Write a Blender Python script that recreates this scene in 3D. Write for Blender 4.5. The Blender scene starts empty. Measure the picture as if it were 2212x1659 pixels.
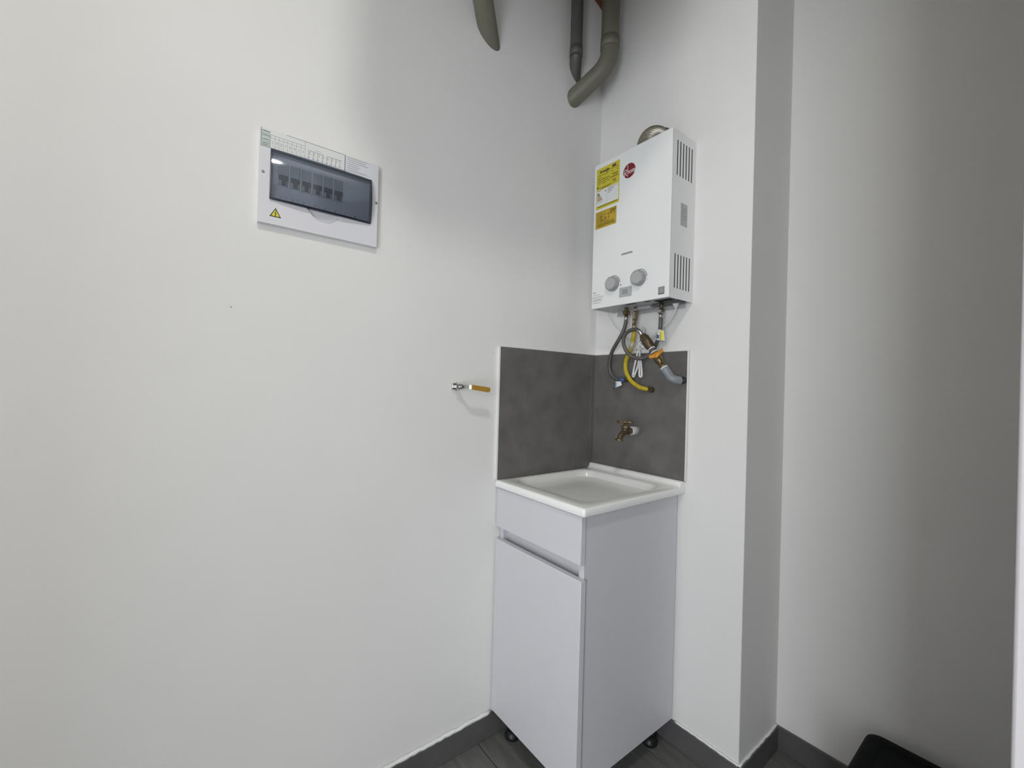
import bpy, bmesh, math, random
from mathutils import Vector, Matrix
random.seed(4)
S = bpy.context.scene
COL = S.collection

# ------------------------------------------------------------------ camera
cam_d = bpy.data.cameras.new('camera'); cam = bpy.data.objects.new('camera', cam_d); COL.objects.link(cam)
cam_d.sensor_fit = 'HORIZONTAL'; cam_d.sensor_width = 36.0
cam_d.lens = 919.07 / 2212 * 36.0
cam_d.clip_start = 0.01
_r = Vector((0.60864561, 0.79298256, 0.02700324)); _u = Vector((-0.01427277, -0.0230853, 0.99963161)); _f = Vector((-0.79331381, 0.60880681, 0.00273271))
_m = Matrix((_r, _u, -_f)).transposed().to_4x4(); _m.translation = Vector((1.16738, -1.31862, 1.17908))
cam.matrix_world = _m
S.camera = cam
# ------------------------------------------------------------------ world, daylight, exposure
W = bpy.data.worlds.new('world'); S.world = W; W.use_nodes = True
W.node_tree.nodes['Background'].inputs[0].default_value = (0.55, 0.68, 0.95, 1)
W.node_tree.nodes['Background'].inputs[1].default_value = 0.2
vs = S.view_settings
vs.view_transform = 'Standard'; vs.look = 'None'; vs.gamma = 1.0; vs.use_curve_mapping = False
vs.exposure = 0.12
LAMP = (1.30, -1.42, 2.80)      # ceiling lamp position
LAMP_E = 100.0                   # emission of its diffuser
DAY_E = 46.0                    # daylight through the open doorway behind the camera
def daylight(name, size, loc, rot, energy, col):
    d = bpy.data.lights.new(name, 'AREA'); d.shape = 'RECTANGLE'; d.size, d.size_y = size; d.energy = energy; d.color = col
    o = bpy.data.objects.new(name, d); COL.objects.link(o); o.location = loc; o.rotation_euler = [math.radians(a) for a in rot]
daylight('doorway_daylight', (0.8, 2.0), (1.95, -3.06, 1.05), (90, 0, 0), DAY_E, (0.90, 0.945, 1.0))     # faces +y

# ------------------------------------------------------------------ materials
def mat(name, col, rough=0.5, metal=0.0, noise=0.0, nscale=40.0, bump=0.0, bscale=200.0, spec=0.5, coat=0.0, stretch=None):
    m = bpy.data.materials.new(name); m.use_nodes = True
    nt = m.node_tree; b = nt.nodes['Principled BSDF']
    b.inputs['Base Color'].default_value = (*col, 1); b.inputs['Roughness'].default_value = rough
    b.inputs['Metallic'].default_value = metal; b.inputs['Specular IOR Level'].default_value = spec
    if coat: b.inputs['Coat Weight'].default_value = coat; b.inputs['Coat Roughness'].default_value = 0.12
    tc = nt.nodes.new('ShaderNodeTexCoord'); src = tc.outputs['Object']
    if stretch:
        mp = nt.nodes.new('ShaderNodeMapping'); mp.inputs['Scale'].default_value = stretch
        nt.links.new(src, mp.inputs['Vector']); src = mp.outputs['Vector']
    if noise:
        n = nt.nodes.new('ShaderNodeTexNoise'); n.inputs['Scale'].default_value = nscale; n.inputs['Detail'].default_value = 5
        r = nt.nodes.new('ShaderNodeValToRGB')
        r.color_ramp.elements[0].position = 0.3; r.color_ramp.elements[1].position = 0.7
        r.color_ramp.elements[0].color = (*[c * (1 - noise) for c in col], 1)
        r.color_ramp.elements[1].color = (*[min(1, c * (1 + noise)) for c in col], 1)
        nt.links.new(src, n.inputs['Vector']); nt.links.new(n.outputs['Fac'], r.inputs[0]); nt.links.new(r.outputs[0], b.inputs['Base Color'])
    if bump:
        n2 = nt.nodes.new('ShaderNodeTexNoise'); n2.inputs['Scale'].default_value = bscale; n2.inputs['Detail'].default_value = 3
        bp = nt.nodes.new('ShaderNodeBump'); bp.inputs['Strength'].default_value = bump; bp.inputs['Distance'].default_value = 0.002
        nt.links.new(src, n2.inputs['Vector']); nt.links.new(n2.outputs['Fac'], bp.inputs['Height']); nt.links.new(bp.outputs[0], b.inputs['Normal'])
    return m
M = {}
M['paint'] = mat('wall_paint', (0.805, 0.795, 0.775), 0.75, noise=0.015, nscale=3, bump=0.12, bscale=160)
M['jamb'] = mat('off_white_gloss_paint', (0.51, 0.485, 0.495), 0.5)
M['ceil'] = mat('bare_concrete', (0.44, 0.435, 0.42), 0.9, noise=0.12, nscale=5)
M['caulk'] = mat('white_caulk', (0.84, 0.84, 0.82), 0.6, noise=0.03, nscale=60, bump=0.3, bscale=90)
M['tile'] = mat('grey_stone_tile', (0.136, 0.130, 0.122), 0.42, noise=0.16, nscale=14, bump=0.05, bscale=300)
M['tile_edge'] = mat('white_tile_edge', (0.80, 0.80, 0.79), 0.5)
M['grout'] = mat('grey_grout', (0.16, 0.155, 0.15), 0.9, noise=0.1)
M['floor'] = mat('grey_floor_tile', (0.140, 0.144, 0.132), 0.5, noise=0.22, nscale=10, stretch=(1, 6, 1), bump=0.05)
M['floor_grout'] = mat('dark_grout', (0.04, 0.04, 0.038), 0.9)
M['base'] = mat('dark_grey_skirting', (0.098, 0.094, 0.096), 0.5, noise=0.12, nscale=12)
M['lam'] = mat('pale_grey_laminate', (0.64, 0.635, 0.665), 0.45, noise=0.01, nscale=20)
M['sink'] = mat('white_resin', (0.90, 0.90, 0.88), 0.22, noise=0.008, nscale=6, coat=0.2)
M['enamel'] = mat('white_enamel', (0.82, 0.825, 0.82), 0.35, noise=0.006, nscale=10)
M['white'] = mat('white_plastic', (0.80, 0.80, 0.79), 0.4)
M['panelp'] = mat('white_panel_plastic', (0.74, 0.735, 0.77), 0.38)
M['lgrey'] = mat('light_grey_plastic', (0.42, 0.43, 0.43), 0.4)
M['knob'] = mat('satin_grey_knob', (0.36, 0.365, 0.37), 0.32, metal=0.35)
M['knobc'] = mat('satin_silver_cap', (0.50, 0.505, 0.51), 0.3, metal=0.4)
M['dgrey'] = mat('dark_grey_print', (0.10, 0.10, 0.105), 0.6)
M['mgrey'] = mat('mid_grey_print', (0.30, 0.30, 0.30), 0.6)
M['black'] = mat('black_plastic', (0.012, 0.012, 0.013), 0.45)
M['void'] = mat('black_opening', (0.006, 0.005, 0.008), 0.9)
M['blackmat'] = mat('matt_black_plastic', (0.004, 0.005, 0.005), 0.6, noise=0.2, nscale=20, spec=0.12)
M['navy'] = mat('navy_tinted_edge', (0.012, 0.018, 0.035), 0.25)
M['maroon'] = mat('dark_breaker_toggle', (0.020, 0.006, 0.009), 0.45)
M['red'] = mat('logo_red', (0.21, 0.008, 0.018), 0.4)
M['wprint'] = mat('white_print', (0.85, 0.80, 0.80), 0.5)
M['yellow'] = mat('label_yellow', (0.60, 0.52, 0.035), 0.5, noise=0.05, nscale=60)
M['yellow2'] = mat('label_amber', (0.52, 0.36, 0.03), 0.5, noise=0.08, nscale=60)
M['olive'] = mat('label_olive_print', (0.20, 0.165, 0.012), 0.6)
M['brownp'] = mat('label_brown_print', (0.12, 0.07, 0.01), 0.6)
M['paper'] = mat('paper_white', (0.76, 0.77, 0.76), 0.35, coat=0.3)
M['paperg'] = mat('paper_green_tint', (0.55, 0.62, 0.58), 0.35, coat=0.3)
M['sign'] = mat('warning_yellow', (0.72, 0.66, 0.06), 0.5)
M['braid'] = mat('braided_steel_grey', (0.13, 0.125, 0.115), 0.42, metal=0.55, noise=0.25, nscale=500, bump=0.4, bscale=900)
M['gas'] = mat('yellow_hose', (0.52, 0.39, 0.02), 0.4, noise=0.06, nscale=40)
M['brass'] = mat('aged_brass', (0.20, 0.15, 0.075), 0.36, metal=0.75, noise=0.2, nscale=60)
M['bronze'] = mat('dark_bronze', (0.11, 0.082, 0.045), 0.42, metal=0.6, noise=0.25, nscale=70)
M['copper'] = mat('pale_copper', (0.42, 0.34, 0.25), 0.3, metal=0.8)
M['chrome'] = mat('chrome', (0.72, 0.72, 0.72), 0.12, metal=1.0)
M['steel'] = mat('steel', (0.5, 0.5, 0.49), 0.28, metal=1.0)
M['duct'] = mat('aluminium_flex', (0.30, 0.28, 0.235), 0.38, metal=0.85)
M['orange'] = mat('orange_lever', (0.62, 0.26, 0.02), 0.45, noise=0.1, nscale=50)
M['handle'] = mat('ochre_vinyl', (0.42, 0.235, 0.03), 0.45, noise=0.12, nscale=90)
M['pvcg'] = mat('olive_grey_pvc', (0.165, 0.158, 0.122), 0.5, noise=0.05, nscale=10)
M['pvcd'] = mat('dark_grey_pvc', (0.105, 0.10, 0.09), 0.5, noise=0.05, nscale=10)
M['elbow'] = mat('grey_pvc_elbow', (0.235, 0.26, 0.28), 0.4, noise=0.05, nscale=20)
M['pvcw'] = mat('white_pvc', (0.62, 0.62, 0.60), 0.5, noise=0.06, nscale=50)
M['cord'] = mat('white_cord', (0.70, 0.70, 0.70), 0.45)
M['tape'] = mat('white_thread_tape', (0.85, 0.85, 0.82), 0.6)
M['blue'] = mat('blue_print', (0.05, 0.10, 0.22), 0.5)
M['brick'] = mat('raw_brick', (0.22, 0.085, 0.05), 0.9, noise=0.3, nscale=40, bump=0.6, bscale=80)
M['green'] = mat('bar_green', (0.05, 0.10, 0.04), 0.5)
M['lime'] = mat('bar_lime', (0.22, 0.25, 0.12), 0.5)
M['salmon'] = mat('bar_salmon', (0.42, 0.20, 0.12), 0.5)
M['tan'] = mat('flag_tan', (0.42, 0.29, 0.10), 0.5)
M['dred'] = mat('flag_dark', (0.06, 0.01, 0.015), 0.5)
em = bpy.data.materials.new('lamp_diffuser'); em.use_nodes = True
_b = em.node_tree.nodes['Principled BSDF']; _b.inputs['Emission Color'].default_value = (1.0, 0.98, 0.92, 1); _b.inputs['Emission Strength'].default_value = LAMP_E
_b.inputs['Base Color'].default_value = (0.8, 0.8, 0.8, 1)
M['lamp'] = em
tint = bpy.data.materials.new('smoky_blue_cover'); tint.use_nodes = True
nt = tint.node_tree; nt.nodes.remove(nt.nodes['Principled BSDF'])
tr = nt.nodes.new('ShaderNodeBsdfTransparent'); tr.inputs[0].default_value = (0.70, 0.75, 0.82, 1)
gl = nt.nodes.new('ShaderNodeBsdfGlossy'); gl.inputs['Roughness'].default_value = 0.09; gl.inputs[0].default_value = (1, 1, 1, 1)
df = nt.nodes.new('ShaderNodeBsdfDiffuse'); df.inputs[0].default_value = (0.16, 0.19, 0.24, 1)
fr = nt.nodes.new('ShaderNodeFresnel'); fr.inputs[0].default_value = 1.5
m1 = nt.nodes.new('ShaderNodeMixShader'); m1.inputs[0].default_value = 0.28
m2 = nt.nodes.new('ShaderNodeMixShader')
nt.links.new(tr.outputs[0], m1.inputs[1]); nt.links.new(df.outputs[0], m1.inputs[2])
nt.links.new(fr.outputs[0], m2.inputs[0]); nt.links.new(m1.outputs[0], m2.inputs[1]); nt.links.new(gl.outputs[0], m2.inputs[2])
nt.links.new(m2.outputs[0], nt.nodes['Material Output'].inputs[0])
M['tint'] = tint
clear = bpy.data.materials.new('clear_tape'); clear.use_nodes = True
nt = clear.node_tree; nt.nodes.remove(nt.nodes['Principled BSDF'])
tr = nt.nodes.new('ShaderNodeBsdfTransparent'); gl = nt.nodes.new('ShaderNodeBsdfGlossy'); gl.inputs['Roughness'].default_value = 0.2
df = nt.nodes.new('ShaderNodeBsdfDiffuse'); df.inputs[0].default_value = (0.6, 0.6, 0.55, 1)
mx = nt.nodes.new('ShaderNodeMixShader'); mx.inputs[0].default_value = 0.4; mx2 = nt.nodes.new('ShaderNodeMixShader'); mx2.inputs[0].default_value = 0.08
nt.links.new(tr.outputs[0], mx.inputs[1]); nt.links.new(df.outputs[0], mx.inputs[2]); nt.links.new(mx.outputs[0], mx2.inputs[1]); nt.links.new(gl.outputs[0], mx2.inputs[2])
nt.links.new(mx2.outputs[0], nt.nodes['Material Output'].inputs[0])
M['clear'] = clear

# ------------------------------------------------------------------ mesh builder
ORG = {}
def thing(name, label, cat, loc, group=None):
    o = bpy.data.objects.new(name, None); COL.objects.link(o); o.empty_display_size = 0.05
    o.location = loc; o['label'] = label; o['category'] = cat
    if group: o['group'] = group
    ORG[o] = Vector(loc); return o
def frame_of(d):
    d = Vector(d).normalized(); a = Vector((0, 0, 1)) if abs(d.z) < 0.9 else Vector((1, 0, 0))
    x = d.cross(a).normalized(); return x, d.cross(x).normalized(), d
class MB:
    def __init__(s): s.bm = bmesh.new(); s.mi = 0; s.mats = []
    def m(s, key):
        if key not in s.mats: s.mats.append(key)
        s.mi = s.mats.index(key); return s
    def face(s, vs, smooth=False):
        try: f = s.bm.faces.new(vs)
        except ValueError: return None
        f.material_index = s.mi; f.smooth = smooth; return f
    def box(s, lo, hi, bev=0.0, seg=2):
        x0, y0, z0 = lo; x1, y1, z1 = hi
        v = [s.bm.verts.new(p) for p in ((x0,y0,z0),(x1,y0,z0),(x1,y1,z0),(x0,y1,z0),(x0,y0,z1),(x1,y0,z1),(x1,y1,z1),(x0,y1,z1))]
        fs = [s.face([v[i] for i in q]) for q in ((0,3,2,1),(4,5,6,7),(0,1,5,4),(1,2,6,5),(2,3,7,6),(3,0,4,7))]
        if bev:
            es = list({e for f in fs for e in f.edges})
            r = bmesh.ops.bevel(s.bm, geom=es, offset=bev, segments=seg, profile=0.5, affect='EDGES')
            for f in r['faces']: f.smooth = True; f.material_index = s.mi
        return s
    def loft(s, rings, cap0=True, cap1=True, closed=True, smooth=True, loop=False):
        R = [[s.bm.verts.new(p) for p in r] for r in rings]; n = len(R[0])
        pairs = list(zip(R, R[1:])) + ([(R[-1], R[0])] if loop else [])
        for a, b in pairs:
            for i in range(n if closed else n - 1):
                j = (i + 1) % n; s.face([a[i], a[j], b[j], b[i]], smooth)
        if cap0 and not loop: s.face(R[0][::-1])
        if cap1 and not loop: s.face(R[-1])
        return s
    def tube(s, pts, r, n=14, cap=True, smooth=True):
        P = [Vector(p) for p in pts]; rr = r if isinstance(r, (list, tuple)) else [r] * len(P)
        t = [(P[min(i+1, len(P)-1)] - P[max(i-1, 0)]).normalized() for i in range(len(P))]
        x, y, _ = frame_of(t[0]); rings = []
        for i, p in enumerate(P):
            if i:
                ax = t[i-1].cross(t[i])
                if ax.length > 1e-7:
                    q = Matrix.Rotation(t[i-1].angle(t[i]), 3, ax.normalized()); x = q @ x
            x = (x - t[i] * x.dot(t[i])).normalized(); y = t[i].cross(x)
            rings.append([p + (x * math.cos(2*math.pi*k/n) + y * math.sin(2*math.pi*k/n)) * rr[i] for k in range(n)])
        return s.loft(rings, cap, cap, True, smooth)
    def lathe(s, base, axis, prof, n=20, smooth=True, flat=False):
        # prof: list of (distance along axis, radius); duplicate rings give hard edges
        x, y, d = frame_of(axis); b = Vector(base)
        rings = [[b + d * h + (x * math.cos(2*math.pi*(k+0.5)/n) + y * math.sin(2*math.pi*(k+0.5)/n)) * r for k in range(n)] for h, r in prof]
        out = []
        for i, a in enumerate(rings[:-1]): s.loft([a, rings[i+1]], False, False, True, smooth and not flat)
        s.face([s.bm.verts.new(p) for p in rings[0][::-1]]); s.face([s.bm.verts.new(p) for p in rings[-1]])
        return s
    def prism(s, poly, fn, d0, d1, smooth=False):
        # poly: 2-D outline; fn(a, b, d) -> point
        a = [s.bm.verts.new(fn(u, v, d0)) for u, v in poly]; b = [s.bm.verts.new(fn(u, v, d1)) for u, v in poly]; n = len(poly)
        s.face(a[::-1]); s.face(b)
        for i in range(n): s.face([a[i], a[(i+1)%n], b[(i+1)%n], b[i]], smooth)
        return s
    def text(s, txt, size, fn, d, depth=0.0003, align='CENTER', sx=1.0, shear=0.0, bold=0.0):
        c = bpy.data.curves.new('t', 'FONT'); c.body = txt; c.size = size; c.align_x = align; c.align_y = 'CENTER'; c.shear = shear; c.offset = bold; c.resolution_u = 3
        o = bpy.data.objects.new('t', c); COL.objects.link(o); bpy.context.view_layer.update()
        me = bpy.data.meshes.new_from_object(o.evaluated_get(bpy.context.evaluated_depsgraph_get()))
        vs = [s.bm.verts.new(fn(v.co.x * sx, v.co.y, d + depth)) for v in me.vertices]
        for p in me.polygons: s.face([vs[i] for i in p.vertices])
        bpy.data.objects.remove(o); bpy.data.curves.remove(c); bpy.data.meshes.remove(me); return s
    def clip(s, co, no):
        bmesh.ops.bisect_plane(s.bm, geom=s.bm.verts[:] + s.bm.edges[:] + s.bm.faces[:], plane_co=co, plane_no=no, clear_inner=True)
        return s
    def build(s, name, parent=None, base=None, mats=None, weld=True, recalc=True):
        if weld: bmesh.ops.remove_doubles(s.bm, verts=s.bm.verts[:], dist=1e-6)
        if recalc: bmesh.ops.recalc_face_normals(s.bm, faces=s.bm.faces[:])
        org = ORG[parent] if parent is not None else Vector(base if base is not None else (0, 0, 0))
        bmesh.ops.translate(s.bm, verts=s.bm.verts[:], vec=-org)
        me = bpy.data.meshes.new(name); s.bm.to_mesh(me); s.bm.free()
        for k in (s.mats or mats or ['paint']): me.materials.append(M[k])
        o = bpy.data.objects.new(name, me); COL.objects.link(o)
        if parent is not None: o.parent = parent
        else: o.location = org
        ORG[o] = org; return o
def tag(o, label, cat, group=None):
    o['label'] = label; o['category'] = cat
    if group: o['group'] = group
    return o
def struct(o): o['kind'] = 'structure'; return o
def smooth_path(pts, k=6):
    P = [Vector(p) for p in pts]; P = [P[0]*2 - P[1]] + P + [P[-1]*2 - P[-2]]; out = []
    for i in range(1, len(P) - 2):
        a, b, c, d = P[i-1:i+3]
        for j in range(k):
            t = j / k
            out.append(0.5 * ((2*b) + (c-a)*t + (2*a - 5*b + 4*c - d)*t*t + (3*b - a - 3*c + d)*t**3))
    out.append(P[-2]); return out
def rrect(x0, x1, y0, y1, r, k=6):
    pts = []
    for cx, cy, a0 in ((x1-r, y1-r, 0), (x0+r, y1-r, 90), (x0+r, y0+r, 180), (x1-r, y0+r, 270)):
        for i in range(k+1):
            a = math.radians(a0 + 90*i/k); pts.append((cx + r*math.cos(a), cy + r*math.sin(a)))
    return pts
WX, WD, HB = 0.5953, 0.2676, 0.0766
ZC = 2.83
XR, YB = 2.40, -3.0
YS = -0.90      # front face of the wall stub at the right

# ------------------------------------------------------------------ room shell
wl = struct(MB().m('paint').box((-0.12, YB - 0.12, 0), (0, 0, ZC)).build('wall_left', base=(0, -1.5, 0)))
wb = struct(MB().m('paint').box((-0.12, 0, 0), (WX, WD, ZC), 0.002).build('wall_back', base=(0.3, 0.1, 0)))
struct(MB().m('paint').box((-0.12, WD, 0), (XR + 0.12, WD + 0.12, ZC)).build('wall_far', base=(1.2, WD, 0)))
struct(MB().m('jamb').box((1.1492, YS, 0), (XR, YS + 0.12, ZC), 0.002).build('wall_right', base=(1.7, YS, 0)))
struct(MB().m('paint').box((XR, YB, 0), (XR + 0.12, WD, ZC)).build('wall_side', base=(XR, -1.4, 0)))
rear = MB().m('paint').box((0, -2.32, 0), (1.05, -2.2, ZC)).box((0, YB - 0.12, 0), (1.55, YB, ZC)).box((2.35, YB - 0.12, 0), (XR + 0.12, YB, ZC)).box((1.55, YB - 0.12, 2.05), (2.35, YB, ZC))  # first box is an unseen pier, added to keep doorway light off the near left wall
struct(rear.build('wall_rear', base=(1.2, YB, 0)))
struct(MB().m('ceil').box((-0.12, YB - 0.12, ZC), (XR + 0.12, WD + 0.12, ZC + 0.12)).build('ceiling', base=(1.2, -1.4, ZC)))
# unseen box added above the frame to cast the upper left wall's soft shadow
struct(MB().m('paint').box((0.52, -1.16, 2.26), (0.70, -0.55, ZC)).build('shadow_blocker', base=(0.6, -0.7, ZC)))
fl = struct(MB().m('floor_grout').box((-0.12, YB - 0.12, -0.1), (XR + 0.12, WD + 0.12, -0.003)).build('floor', base=(0, 0, 0)))
PW, PL, G = 0.2185, 0.9, 0.003
me_cache = {}
row = 0; y1 = -0.093 + 2 * PW
while y1 > YB:
    y0 = y1 - PW; x0 = -(0.0, 0.35, 0.62)[row % 3]
    while x0 < XR:
        xa, xb = max(x0, 0), min(x0 + PL, XR); ya, yb = max(y0, YB), min(y1, WD)
        if xb - xa > 0.01 and yb - ya > 0.01:
            key = (round(xb - xa, 4), round(yb - ya, 4))
            cx, cy = (xa + xb) / 2, (ya + yb) / 2
            if key not in me_cache:
                h, w = key[0] / 2 - G / 2, key[1] / 2 - G / 2
                o = MB().m('floor').box((-h, -w, -0.02), (h, w, 0), 0.001, 1).build('plank'); me_cache[key] = o.data
            else:
                o = bpy.data.objects.new('plank', me_cache[key]); COL.objects.link(o)
            o.location = (cx, cy, 0); o.parent = fl
        x0 += PL
    y1 = y0; row += 1
# skirting of dark tile, with white filler along its top edge
def skirt(name, lo, hi):
    return struct(MB().m('base').box(lo, hi, 0.0015, 1).build(name, base=((lo[0]+hi[0])/2, (lo[1]+hi[1])/2, 0)))
TB = 0.01
bl = skirt('baseboard_left', (0, YB, 0), (TB, -TB, HB))
skirt('baseboard_back', (0, -TB, 0), (WX, 0, HB))
skirt('baseboard_return', (WX, -TB, 0), (WX + TB, WD - TB, HB))
skirt('baseboard_far', (WX, WD - TB, 0), (XR, WD, HB))
skirt('baseboard_right', (1.1492, YS - TB, 0), (XR, YS, HB))
skirt('baseboard_side', (XR - TB, YB, 0), (XR, YS - TB, HB))
def bead(a, b, nrm, w, h, z, n=60, parent=None):
    a, b, nrm = Vector(a), Vector(b), Vector(nrm); rings = []
    for i in range(n + 1):
        p = a.lerp(b, i / n); ww = w * (0.8 + 0.4 * random.random()); hh = h * (0.75 + 0.5 * random.random())
        rings.append([p + Vector((0, 0, z)), p + nrm * ww + Vector((0, 0, z)), p + nrm * ww * 0.8 + Vector((0, 0, z + hh * 0.6)), p + Vector((0, 0, z + hh))])
    return MB().m('caulk').loft(rings).build('caulk_bead', parent)
bead((0, -2.2, 0), (0, -0.482, 0), (1, 0, 0), 0.009, 0.010, HB, 120, bl)
struct(bead((WX, -0.004, 0), (WX, WD - 0.002, 0), (1, 0, 0), 0.007, 0.005, HB, 20)).name = 'trim_2'
struct(bead((0.39, 0, 0), (WX, 0, 0), (0, -1, 0), 0.007, 0.004, HB, 20)).name = 'trim_3'
# backsplash tiles on the two walls of the corner
TT = 0.01; ZT0, ZT1 = 0.8603, 1.3074; TY = -0.4815; TX = 0.406
def part(name, key, lo, hi, parent, bev=0.0008): return MB().m(key).box(lo, hi, bev, 1).build(name, parent)
part('tile', 'tile', (0, TY, ZT0), (TT, -0.034, ZT1), wl)
part('tile', 'tile', (0, -0.0325, ZT0), (TT, -0.0005, ZT1), wl)
part('tile', 'tile', (TT + 0.001, -TT, 0.8786), (TX, 0, ZT1), wb)
part('grout_line', 'grout', (TT, -TT - 0.001, 0.8786), (TT + 0.0015, -0.001, ZT1 - 0.001), wb, 0)
part('tile_edge', 'tile_edge', (0, TY - 0.007, 0.8603), (TT + 0.0005, TY - 0.0002, ZT1 + 0.001), wl)
part('tile_edge', 'tile_edge', (TX + 0.0002, -TT - 0.0005, 0.8786), (TX + 0.005, 0, ZT1 + 0.004), wb)
part('tile_edge', 'tile_edge', (TT + 0.001, -TT - 0.0005, ZT1 + 0.0002), (TX, 0, ZT1 + 0.004), wb)
part('tile_edge', 'tile_edge', (0, TY - 0.007, ZT1 + 0.0002), (TT + 0.0005, 0, ZT1 + 0.0015), wl)
# small hole in the plaster where raw brick shows, beside the drain pipe
poly = [(-0.072, 2.735), (-0.060, 2.722), (-0.040, 2.716), (-0.018, 2.706), (-0.003, 2.700), (-0.002, 2.80), (-0.05, 2.815), (-0.085, 2.79), (-0.09, 2.76)]
MB().m('brick').prism(poly, lambda a, b, d: (d, a, b), 0.0, 0.0025).build('brick_patch', wl)
# fine dents in the paint
for (y, z) in ((-1.2398, 1.3408), (-0.506, 1.2856)):
    MB().m('mgrey').lathe((0, y, z), (1, 0, 0), [(0, 0.0016), (0.0006, 0.0010)], 8).build('paint_chip', wl)

# open doorway behind the camera
dr = struct(MB().m('white').box((1.50, YB, 0), (1.55, YB + 0.012, 2.10), 0.002).box((2.35, YB, 0), (2.40, YB + 0.012, 2.10), 0.002).box((1.55, YB, 2.05), (2.35, YB + 0.012, 2.10), 0.002).build('door_1', base=(1.95, YB, 0)))

# ------------------------------------------------------------------ ceiling lamp
lx, ly, lz = LAMP
t = thing('ceiling_lamp', 'round white ceiling lamp above the camera', 'lamp', (lx, ly, ZC))
MB().m('white').lathe((lx, ly, ZC), (0, 0, -1), [(0.0, 0.125), (0.022, 0.125), (0.03, 0.118), (0.03, 0.112)], 40).build('housing', t)
MB().m('lamp').lathe((lx, ly, ZC - 0.0302), (0, 0, -1), [(0.0, 0.11), (0.0015, 0.109)], 40).build('diffuser', t)

# ------------------------------------------------------------------ utility cabinet
t = thing('utility_cabinet', 'pale grey laminate sink cabinet with one door, standing in the corner', 'cabinet', (0.195, -0.24, 0))
CZ0, CZ1 = 0.0884, 0.836
body = MB().m('lam').box((0.004, -0.459, CZ0), (0.022, -0.014, CZ1), 0.0006, 1).box((0.368, -0.459, CZ0), (0.3862, -0.014, CZ1), 0.0006, 1)
body.box((0.022, -0.455, CZ0), (0.368, -0.014, CZ0 + 0.018)).box((0.022, -0.030, CZ0), (0.368, -0.014, CZ1))
body.box((0.022, -0.440, 0.60), (0.368, -0.424, 0.80))
body.build('carcass', t)
MB().m('lam').box((0.005, -0.477, 0.7035), (0.3902, -0.4592, 0.833), 0.001, 1).build('drawer_front', t)
MB().m('lam').box((0.005, -0.478, CZ0), (0.3945, -0.4592, 0.6635), 0.0012, 1).build('door', t)
for (x, y) in ((0.05, -0.42), (0.05, -0.06), (0.337, -0.42), (0.337, -0.062)):
    lg = MB().m('steel').lathe((x, y, 0.012), (0, 0, 1), [(0, 0.014), (CZ0 - 0.012, 0.014)], 18).build('leg', t)
    MB().m('black').lathe((x, y, 0), (0, 0, 1), [(0, 0.025), (0.010, 0.025), (0.018, 0.019), (0.022, 0.016)], 20).build('foot', lg)

# ------------------------------------------------------------------ sink
sk = thing('laundry_sink', 'white laundry sink basin set on the pale grey cabinet', 'sink', (0.2, -0.24, 0.837))
SW, SD, ZS, ST = 0.4063, 0.4853, 0.860, 0.0235
def ring(x0, x1, y0, y1, r, z): return [(x, y, z) for x, y in rrect(x0, x1, y0, y1, r, 8)]
x0s, y1s = 0.0006, -0.0006
rings = [ring(x0s + .03, SW - .02, -SD + .02, y1s - .02, .004, ZS - ST + .001), ring(x0s, SW - .002, -SD + .002, y1s, .006, ZS - ST), ring(x0s, SW, -SD, y1s, .008, ZS - ST + .003), ring(x0s, SW, -SD, y1s, .008, ZS - .006),
         ring(x0s, SW - .002, -SD + .002, y1s, .008, ZS - .0015), ring(x0s, SW - .006, -SD + .006, y1s, .008, ZS),
         ring(.026, .372, -.437, -.066, .05, ZS), ring(.030, .368, -.433, -.070, .05, ZS - .002), ring(.034, .364, -.428, -.074, .05, ZS - .008),
         ring(.039, .359, -.421, -.080, .055, ZS - .03), ring(.046, .352, -.412, -.088, .065, ZS - .075), ring(.058, .340, -.398, -.102, .075, ZS - .12), ring(.078, .320, -.376, -.124, .08, ZS - .148), ring(.105, .293, -.348, -.152, .075, ZS - .162), ring(.14, .26, -.31, -.19, .05, ZS - .168)]
MB().m('sink').loft(rings, True, True).build('basin', sk)
prof = [(y1s, ZS - .012), (y1s, .8765), (-.0125, .8783), (-.022, .8783), (-.027, .8765), (-.0295, .8720), (-.031, .8665), (-.035, .8625), (-.043, .8603), (-.055, .8600), (-.055, ZS - .012)]
lr = []
xs = [x0s, x0s + .003, x0s + .008, SW - .006, SW - .002, SW - .0002]
dz = [0.003, 0.001, 0.0, 0.0, 0.0008, 0.0028]
for x, q in zip(xs, dz): lr.append([(x, y, z - (q if z > ZS + .0005 else (0.0012 if z > ZS - .001 else 0))) for y, z in prof])
MB().m('sink').loft(lr, True, True).build('back_ledge', sk)
MB().m('chrome').lathe((0.2, -0.25, ZS - .1685), (0, 0, 1), [(0, .024), (.003, .024), (.004, .018), (.002, .016)], 24).build('drain', sk)

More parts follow.
